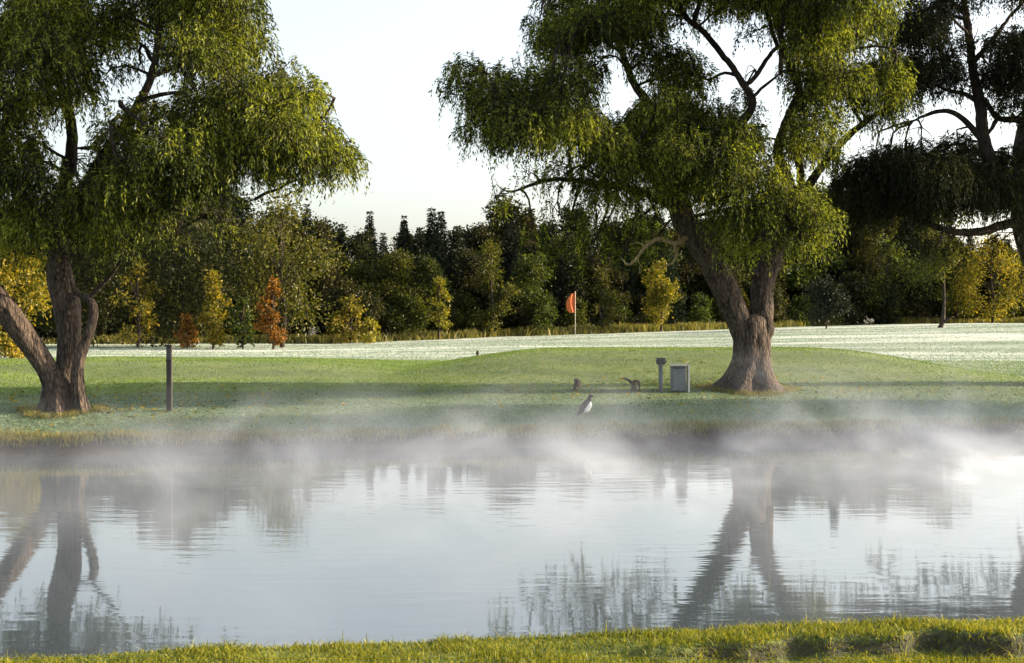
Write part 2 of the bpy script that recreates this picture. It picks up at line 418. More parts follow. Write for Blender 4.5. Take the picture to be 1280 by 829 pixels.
def willow(name, D, base_px, base_py, stems, clumps, label, density=1.0, extra=None, ybias=0, seedoff=0):
    """stems: list of (points [(px,py,dy)], radii px, opts); clumps: (px,py,r_px,dens,dy list)"""
    base = P(base_px, base_py, D); base[2] = float(ground(base[0], base[1])) - .05
    root = thing(name, label, 'tree', tuple(base))
    def loc(px, py, dy=0):
        p = P(px, py, D + dy)
        return p - base
    trunk = Tubes(); limb = Tubes(); nodes = []
    for kind, pts, rad, kw in stems:
        pts3 = [loc(*q) for q in pts]; rm = [r / F * D for r in rad]
        if kind == 'trunk':
            pp = trunk.add(pts3, rm, seg=40, step=.07, rough=.13, ridge=.09, **kw)
        else:
            pp = limb.add(pts3, rm, seg=14, step=.12, rough=.16, ridge=.10, jit=.006, **kw)
        nodes.append(pp[len(pp) // 4:])
    link('trunk', trunk.mesh('willow_trunk', BARK), root)
    node = np.vstack(nodes)
    blocks = []; twigs = Tubes()
    for (px, py, r, dens, dys) in clumps:
        for dy in dys:
            c = loc(px, py, dy) + rng.normal(0, .12, 3)
            R = r / F * D * (1 + rng.normal(0, .06)); Rv = np.array([R, R * 1.05, R * .85])
            ns = int(205 * dens * density * (R ** 2) * 1.15)
            b, S, pos = willow_clump(c, Rv, max(4, ns))
            blocks.append(b)
            # branch from the nearest limb point to the clump
            d = np.linalg.norm(node - c - np.array([0, 0, .3]), axis=1) + .35 * np.maximum(0, node[:, 2] - c[2])
            a = node[np.argmin(d)]
            mid = (a + c) / 2 + np.array([rng.normal(0, .25), rng.normal(0, .25), .22 * np.linalg.norm(c - a)])
            dist = np.linalg.norm(c - a); r0 = .022 + .014 * dist
            q = limb.add([a, mid, c], [r0, r0 * .7, .015], seg=7, step=.25, jit=.025)
            # twigs within the clump
            for k in range(int(5 + 4 * R)):
                e = S[rng.integers(len(S))]
                s0 = q[rng.integers(len(q) // 2, len(q))]
                m_ = (s0 + e) / 2 + rng.normal(0, .12, 3) + np.array([0, 0, .1])
                limb.add([s0, m_, e], [.014, .010, .005], seg=4, step=.3, jit=.015)
    link('limbs', limb.mesh('willow_limbs', BARKD), root)
    link('crown', leaf_mesh('willow_crown', blocks, extra or WILLOW), root)
    print(name, 'leaves', sum(len(b) for b in blocks))
    return root

# ---- centre willow
cw = [
 ('trunk', [(937, 494, 0), (938, 470, 0), (940, 445, 0), (939, 420, 0), (938, 404, 0), (936, 394, 0)], [27, 25, 24, 23, 21, 13], dict(flare=(1.15, 1.25, 5))),
 ('trunk', [(932, 425, 0), (920, 392, -.05), (902, 352, -.2), (880, 312, -.4), (856, 278, -.7), (838, 240, -.8)], [15, 17, 17, 16, 14, 9], {}),
 ('trunk', [(948, 430, .05), (952, 395, .1), (953, 358, .2), (966, 322, .4), (986, 288, .7), (1004, 250, .9)], [13, 15, 14, 13, 11, 8], {}),
 ('trunk', [(957, 432, -.1), (960, 412, -.1), (958, 396, -.05), (954, 384, 0)], [4, 8, 7, 3], {}),
 ('trunk', [(955, 350, .2), (944, 343, .15), (938, 338, .1)], [8, 7, 4], {}),
 ('limb', [(880, 312, -.4), (868, 285, .4), (858, 262, .8), (850, 225, 1.2), (858, 180, 1.5)], [11, 9, 8, 6, 4], {}),
 ('limb', [(838, 250, -.8), (822, 225, -1.6), (790, 195, -2.4), (740, 165, -3), (680, 140, -3.2), (620, 125, -3.4)], [9, 8, 7, 5, 3.5, 2], {}),
 ('limb', [(850, 262, -.7), (800, 240, 0), (750, 230, .8), (690, 225, 1.5), (640, 240, 2)], [7, 5, 4, 3, 1.5], {}),
 ('limb', [(838, 240, -.8), (830, 190, -.5), (815, 140, 0), (790, 100, .6), (770, 50, 1), (740, 10, 1)], [9, 8, 6, 5, 4, 3], {}),
 ('limb', [(852, 240, 0), (880, 200, -.5), (915, 165, -.9), (940, 132, -1), (925, 100, -1), (905, 72, -.8), (880, 42, -.6), (845, 12, -.3), (820, -30, 0)], [8, 7, 6, 5.5, 4.5, 4, 4, 3.2, 2], {}),
 ('limb', [(930, 108, -1), (945, 95, -.8), (968, 62, -.6), (1005, 40, -.2)], [3.4, 3, 2.4, 1.5], {}),
 ('limb', [(925, 96, -1), (905, 92, -.9), (885, 100, -.8), (868, 92, -.8)], [2.4, 2, 1.6, 1], {}),
 ('limb', [(938, 125, -1), (955, 108, -1.4), (975, 92, -1.8)], [2.4, 1.8, 1.2], {}),
 ('limb', [(998, 262, .8), (985, 225, .6), (972, 190, .4), (984, 150, .3), (998, 110, .2), (982, 70, .2), (970, 20, .1), (965, -40, 0)], [8, 7.5, 7, 6, 5, 4.5, 4, 3], {}),
 ('limb', [(1000, 262, .8), (1000, 215, .9), (992, 180, .9), (990, 150, 1.2)], [6, 5, 5, 4], {}),
 ('limb', [(1000, 250, .9), (1022, 215, 1.4), (1050, 180, 1.6), (1085, 150, 1.8), (1120, 128, 1.8)], [7, 6, 5, 4, 2], {}),
 ('limb', [(984, 150, .3), (1010, 120, -.6), (1040, 80, -1), (1075, 40, -1.2), (1100, 0, -1.2)], [5, 4, 3.5, 3, 2], {}),
 ('limb', [(1000, 262, .8), (1020, 255, -.5), (1012, 262, -1.4), (1000, 290, -1.8)], [5, 4, 3, 2], {}),
]
cc = [
 (588, 92, 26, .8, (-3.2, -2)), (572, 118, 26, .8, (-3,)), (612, 118, 40, 1.1, (-3.6, -1.8)), (640, 100, 34, 1, (-2.4,)), (655, 145, 46, 1.2, (-4, -2.2, -.8)), (600, 160, 30, .7, (-3, -2)),
 (695, 108, 40, 1.1, (-3.5, -1.8)), (705, 160, 44, 1.2, (-3.6, -1.8, .2)), (690, 60, 34, .9, (-2, 0)), (672, 30, 22, .6, (-1,)), (720, 40, 40, 1, (-2, 0, 1.5)), (705, 5, 34, .8, (-.5, 1)),
 (735, 85, 22, 1, (-2, 0)), (765, 20, 40, 1, (-1.5, 1)), (800, 42, 38, .9, (-1, 1)), (790, 0, 44, .9, (0, 2)), (830, 78, 36, 1.1, (-1.4, .6)), (850, 110, 34, 1.0, (-1, .8)),
 (760, 178, 40, 1.2, (-3, -1, 1)), (810, 150, 30, 1, (-2, .5)), (800, 195, 44, 1.2, (-2.6, -.5, 1.5)), (850, 165, 46, 1.2, (-2, 0, 2)), (885, 150, 34, 1, (-1.8, .5)), (895, 190, 46, 1.1, (-2.2, 0, 2)), (850, 215, 46, 1.1, (-2, 1.5)),
 (935, 180, 32, .9, (-1.5, 1)), (905, 235, 42, 1.0, (-2.4, -.5, 1.8)), (930, 262, 34, .9, (-2.4, -1)), (925, 298, 24, .7, (-2.2,)), (905, 270, 28, .7, (-1.8,)),
 (740, 225, 32, .5, (-1.5, 1.5)), (700, 218, 30, .4, (-1, 1.2)), (660, 225, 28, .25, (1.5,)), (625, 245, 26, .25, (2,)), (780, 245, 34, .6, (-1, 1.8)), (820, 240, 34, .6, (0, 2)), (740, 268, 28, .4, (.5,)), (800, 280, 26, .4, (1.4,)), (700, 270, 26, .3, (1.2,)),
 (850, 40, 26, .5, (.5,)), (905, 12, 30, .7, (-.5, 1)), (940, 35, 18, .5, (0,)), (870, -15, 44, .9, (-1, 1)), (950, -5, 40, .9, (-1, 1)),
 (935, 142, 24, .6, (-.3,)), (925, 125, 18, .5, (.6,)),
 (1000, 20, 42, 1, (-1.5, .5)), (1035, 50, 44, 1.1, (-2.2, 0, 1.5)), (1015, 95, 38, 1.1, (-1.8, .4)), (1050, 110, 42, 1.1, (-2, 0, 1.6)), (1030, 150, 38, .9, (-1.6, 1)), (1075, 20, 40, 1, (-1.5, .5)), (1105, 85, 30, .8, (-.6, 1.2)),
 (1110, 110, 36, 1, (-.5, 1.6)), (1135, 122, 24, .8, (.8, 2)), (1090, 135, 34, .8, (.2, 1.8)), (1000, 178, 30, .9, (-.8, 1)), (1030, 195, 26, .6, (0, 1.5)),
 (960, 222, 36, .9, (-2, 1)), (985, 250, 36, 1, (-2, .3)), (1012, 262, 34, 1.1, (-2.2, -.6)), (1000, 295, 28, 1, (-2,)), (1022, 290, 20, .8, (-1.6,)), (955, 270, 26, .8, (-2.2,)), (948, 300, 18, .6, (-2,)),
 (740, 298, 26, .4, (.3, 1.6)), (780, 312, 22, .4, (.8,)), (700, 305, 24, .3, (1.2,)), (735, 335, 20, .25, (.8,)), (665, 285, 24, .25, (1.6,)), (820, 300, 20, .4, (1.5,)),
 (960, -22, 40, 1.2, (-3.4, -2.6)), (1020, -5, 44, 1.2, (-3.4, -2.6)), (1050, 25, 36, 1.1, (-3.3,)), (890, -40, 50, 1.2, (-3.4, -2.2)), (1085, -20, 44, 1.1, (-3,)), (1010, 50, 30, 1, (-3,)), (800, 15, 34, 1, (-3,)), (820, -30, 50, 1.1, (-3.2,)), (730, 20, 34, 1, (-2.8,)), (820, 125, 30, 1, (-2.6,)), (860, 185, 40, 1.1, (-3,)), (905, 210, 36, 1, (-3,)),  # extra front clumps, added to shade the left lobe
 (1000, -40, 60, .9, (-1.5, 1.5)), (900, -70, 70, .8, (-2, 1.5)), (780, -60, 70, .8, (-2, 1.5)), (1070, -40, 50, .8, (0,)), (960, -120, 70, .7, (0,)), (850, -130, 60, .7, (0,)),
]
W2 = willow('willow_tree', 37, 937, 487, cw, cc, 'big forked willow with bare Y shaped trunk beside the grey box and the green mound')
# pale curled bare branch
bt = Tubes()
b0 = np.array(W2.location)
bt.add([P(878, 306, 36.55) - b0, P(862, 296, 36.3) - b0, P(846, 304, 36.1) - b0, P(834, 302, 35.9) - b0, P(821, 299, 35.7) - b0, P(806, 309, 35.6) - b0, P(796, 322, 35.5) - b0, P(786, 331, 35.5) - b0, P(775, 322, 35.5) - b0], [.09, .07, .06, .055, .05, .042, .038, .03, .012], seg=12, step=.05, rough=.2, ridge=.12, jit=.006)
bt.add([P(843, 304, 36.05) - b0, P(845, 320, 36.0) - b0, P(838, 330, 35.9) - b0, P(820, 336, 35.8) - b0], [.045, .035, .028, .008], seg=8, step=.05, jit=.008)
bt.add([P(806, 309, 35.6) - b0, P(798, 304, 35.5) - b0, P(786, 306, 35.3) - b0], [.022, .015, .005], seg=6, step=.06, jit=.01)
bt.add([P(796, 322, 35.5) - b0, P(800, 334, 35.5) - b0, P(797, 346, 35.4) - b0], [.02, .013, .004], seg=6, step=.06, jit=.01)
o = link('bare_branch', bt.mesh('bare_branch', BARKP), W2); o['label'] = 'pale curled leafless branch'

# ---- left willow
lw = [
 ('trunk', [(70, 520, 0), (69, 500, 0), (66, 478, 0), (55, 455, -.1), (34, 425, -.3), (12, 395, -.5), (-15, 360, -.7), (-50, 310, -.8), (-80, 250, -.8)], [19, 17, 15, 14, 14, 15, 15, 13, 9], dict(flare=(1.0, .55, 4))),
 ('trunk', [(86, 520, .15), (84, 495, .15), (82, 465, .2), (86, 425, .3), (84, 385, .4), (76, 350, .5), (73, 310, .6), (78, 260, .7), (86, 200, .9)], [17, 14, 13, 15, 18, 17, 13, 10, 8], dict(flare=(1.0, .5, 4))),
 ('trunk', [(101, 519, -.1), (98, 490, -.12), (97, 460, -.1), (104, 435, -.05), (113, 410, 0), (117, 388, .05), (111, 374, .1), (97, 366, .3), (86, 350, .4)], [9, 8.5, 7.5, 7, 6.5, 6, 5, 3.6, 3], dict(flare=(.8, .6, 4))),
 ('limb', [(73, 310, .6), (50, 275, -.3), (20, 235, -1), (-10, 180, -1.4), (-30, 110, -1.4)], [9, 8, 7, 6, 4], {}),
 ('limb', [(78, 270, .7), (105, 235, 0), (135, 190, -.8), (165, 145, -1.2), (190, 95, -1.4), (200, 40, -1.4), (210, -20, -1)], [9, 8, 7, 6, 5, 4, 3], {}),
 ('limb', [(78, 285, .7), (120, 255, 1), (175, 225, 1.2), (235, 195, 1), (290, 180, .5), (345, 165, 0), (390, 165, -.2)], [8, 7, 6, 5, 4.5, 3, 2], {}),
 ('limb', [(86, 220, .8), (90, 160, 1.2), (75, 100, 1.4), (60, 40, 1.4), (70, -30, 1)], [8, 7, 6, 5, 4], {}),
 ('limb', [(235, 195, 1), (265, 215, .4), (282, 240, 0), (276, 262, -.1), (270, 272, -.2)], [3, 2.8, 2.4, 1.6, 1], {}),
 ('limb', [(282, 240, 0), (300, 252, .1), (318, 250, .1)], [2, 1.5, .8], {}),
 ('limb', [(190, 95, -1.4), (230, 80, -1.2), (270, 60, -1), (300, 30, -1)], [4, 3.5, 3, 2], {}),
 ('limb', [(-50, 310, -.8), (-40, 240, -.6), (10, 150, -2), (40, 80, -2)], [8, 7, 6, 4], {}),
]
lc = [
 # right, sunlit side
 (240, 10, 48, 1.1, (-2, 0, 2)), (285, 30, 34, 1, (-1.5, .5)), (270, 75, 44, 1.1, (-2.2, -.4, 1.4)), (305, 75, 30, 1, (-.8, .8)), (300, 120, 40, 1.1, (-2, 0, 1.6)), (340, 105, 26, 1, (-.6, .8)), (360, 95, 24, .9, (0,)),
 (372, 130, 36, 1.1, (-1.6, .3)), (335, 155, 42, 1.2, (-2.2, -.4, 1.2)), (385, 170, 38, 1.1, (-1.6, .2)), (415, 195, 30, 1, (-.9, .5)), (428, 210, 22, .8, (-.4,)), (360, 200, 36, 1, (-1.6, .4)), (310, 195, 40, 1, (-2.2, 0, 1.2)),
 (265, 215, 36, 1, (-2, .4)), (245, 175, 42, 1.1, (-2.4, -.3, 1.6)), (255, 130, 40, 1, (-2.2, .2)), (215, 225, 34, .8, (-1.6, .8)), (280, 230, 24, .7, (-1.4,)), (240, 245, 26, .7, (-1.2,)), (350, 225, 24, .5, (-.5,)), (400, 215, 22, .6, (-.3,)),
 # dark inner / left side
 (200, 150, 34, .8, (-1.2, 1)), (160, 130, 28, .5, (-1.6,)), (195, 60, 22, .3, (-1,)), (140, 95, 26, .35, (-1.6,)), (120, 30, 44, 1, (-2, .4, 2)), (60, 20, 54, 1.1, (-2.4, 0, 2)), (170, 10, 36, .9, (-1.4, 1)), (175, 75, 20, .4, (.6,)),
 (30, 70, 36, .9, (-2, .8)), (90, 75, 36, .9, (-1.8, .8)), (5, 130, 38, .9, (-2.2, .5)), (50, 120, 34, .9, (-2, 0)), (100, 115, 32, .8, (-1.4, .8)), (-20, 40, 54, 1, (-2, 1)),
 (150, 175, 36, 1, (-1.8, .4)), (170, 215, 38, 1.1, (-2, .2, 1.6)), (140, 250, 38, 1, (-2, .2)), (190, 262, 34, .9, (-1.6, .8)), (95, 265, 36, .9, (-1.8, 1.2)), (40, 265, 40, 1, (-2.2, .6)), (10, 215, 40, 1.1, (-2.4, 0)), (30, 180, 30, .9, (-2, .5)), (5, 270, 40, .9, (-1,)),
 (-40, 200, 60, 1, (-2, 1)), (-60, 120, 60, 1, (-2, 1)), (-60, 260, 50, .8, (-1.5,)), (-100, 30, 70, .8, (-1, 1)), (120, 285, 30, .6, (-1.2, .8)), (70, 235, 24, .5, (.8,)), (110, 210, 20, .5, (1.4,)), (50, 310, 24, .35, (1.2,)), (110, 300, 26, .4, (1.6,)),
 (290, -10, 40, 1.1, (-2.6, -1.6)), (230, 60, 40, 1.1, (-3, 2.4)), (210, 180, 36, 1, (-3, 1.8)), (260, -30, 50, 1.1, (-3,)), (70, 60, 36, 1, (-3, .6)), (40, 225, 34, 1, (-2.8,)), (20, 100, 30, 1, (-3,)), (150, 230, 34, 1, (-2.8,)), (100, 245, 34, 1, (-2.6, 0)),  # extra clumps, added to fill and shade the left of the crown
 (40, 300, 22, .4, (-1.2,)), (112, 322, 18, .3, (.8,)), (145, 305, 26, .4, (-.8,)), (185, 295, 24, .4, (.2,)), (225, 285, 22, .4, (-.6,)), (60, 325, 16, .3, (1.2,)), (15, 315, 24, .35, (.6,)), (270, 262, 18, .4, (-.6,)),
 (40, -50, 70, .9, (-2, 1.5)), (150, -60, 70, .9, (-2, 1.5)), (240, -50, 50, .9, (-1.5, 1)), (90, -130, 80, .7, (0,)), (200, -130, 60, .7, (0,)),
]
W1 = willow('willow_tree', 30.8, 75, 515, lw, lc, 'huge willow with three twisted trunks at the left edge behind the pond bank')

# ---- right willow
rw = [
 ('trunk', [(1345, 486, 0), (1342, 455, 0), (1336, 420, 0), (1322, 380, 0), (1302, 335, 0), (1288, 290, 0), (1280, 240, 0), (1281, 190, .2), (1290, 130, .4), (1300, 60, .5)], [26, 24, 23, 23, 21, 20, 18, 15, 12, 9], dict(flare=(1.2, .7, 5))),
 ('limb', [(1290, 250, 0), (1262, 225, -.4), (1238, 200, -.6), (1228, 165, -.6), (1224, 130, -.5), (1214, 80, -.4), (1210, 40, -.4), (1200, -20, -.2)], [10, 9, 8.5, 8, 7, 5.5, 4.5, 3], {}),
 ('limb', [(1232, 182, -.6), (1212, 158, -.6), (1192, 142, -.7), (1170, 140, -.8), (1140, 152, -.9)], [4.5, 4, 3.4, 2.6, 1.4], {}),
 ('limb', [(1226, 130, -.5), (1205, 118, -.4), (1180, 112, -.3), (1165, 100, -.2)], [4, 3, 2.4, 1.4], {}),
 ('limb', [(1292, 150, 0), (1268, 150, -.3), (1246, 148, -.4), (1236, 134, -.3), (1230, 124, -.3)], [5, 4.4, 3.8, 3.4, 2.6], {}),
 ('limb', [(1246, 148, -.4), (1240, 160, -.6), (1232, 170, -.6)], [3, 2.5, 2], {}),
 ('limb', [(1296, 285, 0), (1262, 280, -.4), (1230, 289, -.7), (1196, 290, -1), (1160, 280, -1.2), (1130, 262, -1.2)], [9, 6.5, 5.5, 4.5, 3.5, 2], {}),
 ('limb', [(1288, 220, 0), (1240, 232, -1), (1190, 240, -1.5), (1140, 245, -1.8), (1090, 245, -1.8)], [7, 6, 5, 4, 2], {}),
 ('limb', [(1214, 80, -.4), (1240, 50, -.3), (1262, 20, -.2)], [4, 3, 2], {}),
 ('limb', [(1300, 130, .4), (1330, 90, .3), (1370, 60, 0)], [8, 6, 4], {}),
]
rc = [
 (1068, 232, 34, 1.2, (-1.8, 0)), (1095, 215, 36, 1.2, (-2, 0)), (1130, 215, 40, 1.3, (-2.2, -.2, 1.5)), (1120, 250, 36, 1.2, (-2, .4)), (1160, 230, 42, 1.3, (-2.4, -.2, 1.5)), (1195, 215, 40, 1.3, (-2.2, 0, 1.6)), (1205, 245, 36, 1.2, (-2, .4)),
 (1240, 225, 38, 1.3, (-2, 0, 1.4)), (1265, 245, 36, 1.2, (-1.6, .8)), (1180, 262, 26, .7, (-1.4,)), (1250, 195, 26, .9, (0,)), (1275, 200, 26, 1, (-1,)), (1085, 265, 28, .8, (-1.4,)), (1055, 258, 24, .7, (-1,)), (1235, 262, 22, .5, (-.8,)),
 (1130, 48, 30, 1, (-.6, .8)), (1140, 90, 28, .9, (-.4, .8)), (1210, 95, 22, .8, (.4,)), (1100, 190, 24, .7, (-.8,)), (1200, 188, 26, .9, (-1, .6)), (1150, 190, 22, .7, (-.6,)), (1050, 205, 20, .6, (-.6,)),
 (1155, 40, 34, 1, (-1.4, .8)), (1170, 85, 34, 1.1, (-1.6, .2)), (1195, 60, 30, 1, (-.8,)), (1150, 105, 22, .8, (-.6,)), (1185, 115, 22, .8, (-1,)), (1135, 70, 20, .6, (0,)), (1115, 25, 26, .7, (0,)), (1165, 10, 34, .9, (-1, .8)), (1195, 15, 26, .8, (0,)),
 (1255, 55, 32, 1, (-1.2, .6)), (1245, 95, 30, 1, (-1.2, .5)), (1275, 105, 34, 1.1, (-1.4, .6)), (1265, 130, 22, .8, (-.8,)), (1285, 60, 36, 1, (-1, 1)), (1310, 150, 44, 1, (-1.6, 1)), (1330, 90, 50, 1, (-1.5, 1)), (1330, 220, 50, 1, (-1.6, 1)), (1360, 160, 50, 1, (-1.2, 1)),
 (1130, 292, 24, .4, (-1.2,)), (1165, 308, 22, .35, (-1,)), (1200, 300, 22, .35, (.2,)), (1070, 292, 24, .4, (-.4,)), (1245, 300, 24, .35, (.4,)), (1100, 318, 20, .25, (.2,)), (1290, 330, 30, .3, (1,)),
 (1180, -40, 44, .9, (-1, 1)), (1240, -40, 50, .9, (-1, 1)), (1310, -20, 60, .9, (-1.5, 1)), (1380, 40, 60, .9, (-1, 1)), (1400, 200, 50, .9, (0,)), (1380, 260, 40, .8, (0,)), (1440, 120, 60, .8, (0,)), (1280, -100, 70, .8, (0,)),
]
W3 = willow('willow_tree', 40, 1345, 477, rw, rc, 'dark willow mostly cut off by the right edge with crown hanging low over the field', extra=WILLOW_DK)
W1.name = 'willow_tree'; 

x_, y_ = 31.0, 35.6
W4 = dup(W2, (x_, y_, float(ground(x_, y_)) - .05), 2.2, (.82, .82, .82), label='willow on the lawn beyond the right edge that shades the pond bank')
# ------------------------------------------------------------------ the wood behind
def broadleaf(h, r, nl, mat, leaf=.26, trunkh=.3, nclump=16, low=.25, name='broadleaf', taper=False):
    tb = Tubes()
    tb.add([(0, 0, -.3), (.05 * r, 0, h * .25), (-.04 * r, .03, h * .55), (0, 0, h * .85)], [.035 * h * .5, .028 * h * .5, .018 * h * .5, .03], seg=8, step=.5, rough=.1)
    blocks = []; 
    for k in range(nclump):
        a = rng.random() * 2 * math.pi; zz = low + (1 - low) * (k + .5) / nclump
        prof = math.sin(math.pi * min(1, max(0.02, (zz - low * .6) / (1.02 - low * .6))) ** .85) ** .6
        rad = r * prof * (.25 + .6 * rng.random())
        if taper: rad *= 1.3 - .75 * zz
        c = np.array([rad * math.cos(a), rad * math.sin(a), zz * h * .93])
        R = r * (.34 + .22 * rng.random()) * (.7 + .3 * prof) * (.68 if taper else 1)
        tb.add([(0, 0, max(.1 * h, c[2] - .25 * h)), tuple(c * np.array([.5, .5, 1]) - np.array([0, 0, .06 * h])), tuple(c)], [.045, .035, .012], seg=5, step=.6)
        n = int(nl / nclump * (R / (r * .45)) ** 2)
        d = rng.normal(size=(n, 3)); d /= np.linalg.norm(d, axis=1)[:, None]
        q = c + d * (rng.random(n) ** .4)[:, None] * R * np.array([1, 1, .75]) * (1 + .25 * rng.normal(size=n))[:, None]
        dr = d + rng.normal(size=(n, 3)) * .9; dr[:, 2] -= .3
        Ln = leaf * (.6 + .8 * rng.random(n))
        blocks.append(leaves(q, dr, Ln, Ln * .6))
    return tb.mesh(name + '_trunk', BARKD), leaf_mesh(name + '_crown', blocks, mat)

def conifer(h, r, nl, mat, leaf=.3, name='conifer'):
    tb = Tubes(); tb.add([(0, 0, -.3), (0, 0, h * .5), (0, 0, h * .98)], [.012 * h, .009 * h, .01], seg=8, step=.8)
    t = rng.random(nl) ** .75 * .0 + np.sqrt(rng.random(nl)) * -1 + 1      # more near the base
    z = (.08 + .92 * t) * h
    lay = (np.round(z / (.055 * h)) * .3 + .7 * z / (.055 * h)) * .055 * h
    nb = 11
    br = rng.integers(0, nb, nl); ang = br * 2 * math.pi / nb + lay * 3.7 + rng.normal(0, .13, nl)
    rm = r * (1 - (z / h)) ** .85 * (.75 + .4 * np.sin(lay * 7.7 + br * 2.1) * .6 + .1)
    q = np.sqrt(rng.random(nl)) * rm
    cen = np.stack([q * np.cos(ang), q * np.sin(ang), lay - q * .28 + rng.normal(0, .024 * h, nl) + .05 * h], -1)
    cen[:, 2] = np.minimum(cen[:, 2], h)
    dr = np.stack([np.cos(ang), np.sin(ang), np.full(nl, -.35)], -1) + rng.normal(size=(nl, 3)) * .45
    Ln = leaf * (.6 + .8 * rng.random(nl))
    m2 = 120; zt = h * (.9 + .12 * rng.random(m2))
    c2 = np.stack([rng.normal(0, .05, m2), rng.normal(0, .05, m2), zt - .05 * h], -1)
    b2 = leaves(c2, rng.normal(size=(m2, 3)) * .5 + np.array([0, 0, .8]), np.full(m2, leaf * .8), np.full(m2, leaf * .3))
    return tb.mesh(name + '_trunk', BARKD), leaf_mesh(name + '_crown', [leaves(cen, dr, Ln, Ln * .42), b2], mat)

def make(name, meshes, label, cat, loc, group=None, rz=0, sc=1):
    r = thing(name, label, cat, loc, group, rz); r.scale = (sc,) * 3
    link('trunk', meshes[0], r); link('crown', meshes[1], r)
    return r

GW = 'trees of the wood behind the field'
specs = {
 'conA': conifer(13, 2.5, 9000, CONIF), 'conB': conifer(14, 2.0, 8000, CONIF), 'conC': conifer(11, 2.8, 9000, CONIF),
 'brA': broadleaf(11, 3.3, 13000, GREEN), 'brB': broadleaf(12, 2.9, 12000, GREEN, nclump=20), 'brC': broadleaf(9.5, 3.0, 11000, OLIVE, low=.15), 'brD': broadleaf(12, 3.6, 14000, OLIVE, nclump=22),
 'shA': broadleaf(4.2, 2.0, 5500, GREEN, leaf=.2, low=.08, nclump=12), 'shB': broadleaf(3.4, 1.8, 4500, OLIVE, leaf=.2, low=.08, nclump=12),
}
names = {'conA': 'conifer_tree', 'conB': 'conifer_tree', 'conC': 'conifer_tree', 'brA': 'broadleaf_tree', 'brB': 'broadleaf_tree', 'brC': 'broadleaf_tree', 'brD': 'broadleaf_tree', 'shA': 'shrub', 'shB': 'shrub'}
labs = {'conifer_tree': 'dark spiky conifer standing in the wood beyond the pale field', 'broadleaf_tree': 'dull green leafy tree standing in the wood beyond the pale field', 'shrub': 'dull green shrub growing along the foot of the wood'}
first = {}
def plant(kind, x, y, s=1.0, sz=None, label=None, group=None):
    z = float(ground(x, y)) - .05
    nm = names[kind]; rz = random.random() * 6.28
    if kind not in first:
        r = make(nm, specs[kind], label or labs[nm], 'shrub' if nm == 'shrub' else 'tree', (x, y, z), group or GW, rz)
        first[kind] = r
    else:
        r = dup(first[kind], (x, y, z), rz, label=label or labs[nm], group=group or GW)
    r.scale = (s, s, sz if sz else s)
    return r
# top of the wood in the photo (px -> py)
def topy(px): return np.interp(px, [-400, 0, 120, 150, 270, 300, 420, 480, 520, 560, 620, 700, 900, 960, 1000, 1170, 1200, 1280, 1700], [250, 232, 228, 196, 190, 250, 258, 262, 250, 246, 243, 246, 240, 215, 208, 212, 285, 290, 280])
H0 = {'conA': 13, 'conB': 14, 'conC': 11, 'brA': 11, 'brB': 12, 'brC': 9.5, 'brD': 12}
for row, (dd, step, kinds, hf) in enumerate([(3.5, 62, ['brA', 'brC', 'brB', 'brD', 'conC'], .74), (8, 58, ['conA', 'brB', 'conC', 'brD', 'brA'], .90), (13, 50, ['conA', 'conB', 'conA', 'conB', 'brB'], 1.0), (19, 60, ['conB', 'brB', 'conA'], 1.0), (25, 48, ['brB', 'brD', 'brA'], .93)]):
    px = -330 + row * 17
    while px < 1620:
        D = float(dtree((px - 640) / F * 110)) + dd + random.uniform(-1.6, 1.6)
        x = (px - 640) / F * D
        zt = CAMZ - (topy(px) - 400) / F * D
        z0 = float(ground(x, D))
        h = (zt - z0) * hf * random.uniform(.80, 1.03)
        k = random.choice(kinds)
        if 430 < px < 660 and row >= 1: k = random.choice(['conA', 'conB', 'conC', 'brB', 'brA'])
        s = h / H0[k]
        plant(k, x, D, s * random.uniform(.9, 1.25), s)
        px += step * random.uniform(.5, 1.2)
px = -300
while px < 1600:
    D = float(dtree((px - 640) / F * 110)) + random.uniform(.3, 2.2)
    plant(random.choice(['shA', 'shB']), (px - 640) / F * D, D, random.uniform(.6, 1.15))
    px += random.uniform(26, 46)

# ---- coloured saplings and shrubs in front of the wood
def sapling(name, px, base_y, top_y, wpx, D, mat, label, cat='tree', n=3500, low=.1, leaf=.2, nc=14):
    x = (px - 640) / F * D; z = float(ground(x, D)) - .05
    h = CAMZ - (top_y - 400) / F * D - z; r = wpx / 2 / F * D
    tp = n <= 3600; m = broadleaf(h, r * (1.1 if tp else 1), int(n * .9), mat, leaf=leaf, low=low, nclump=int(nc * 1.15) if tp else nc, name=name, taper=tp)
    return make(name, m, label, cat, (x, D, z), None, 0, 1)
sapling('yellow_tree', 172, 432, 318, 70, 79, YELLOW, 'yellow sapling between the left willow and the dark post')
sapling('yellow_tree', 20, 440, 288, 112, 58, YELLOW, 'round golden tree glowing behind the leaning left willow trunk', n=11000, leaf=.16, nc=26, low=.05)
sapling('autumn_tree', 266, 430, 334, 54, 78, YELLOW, 'narrow yellow sapling right of the dark post')
sapling('autumn_tree', 341, 428, 342, 46, 77, ORANGE, 'bright orange sapling at the edge of the wood')
sapling('autumn_shrub', 234, 430, 392, 34, 78, ORANGE, 'low rusty red shrub just right of the dark post', 'shrub', 1500)
sapling('autumn_shrub', 303, 428, 368, 36, 78, OLIVE, 'loose olive sapling between the yellow and the orange one', 'shrub', 1500)
sapling('yellow_shrub', 438, 422, 368, 56, 93, YELLOW, 'broad yellow shrub under the gap of sky', 'shrub', 3200)
sapling('yellow_shrub', 462, 423, 396, 34, 92, YELLOW, 'small low yellow shrub against the right side of the broad one', 'shrub', 1500)
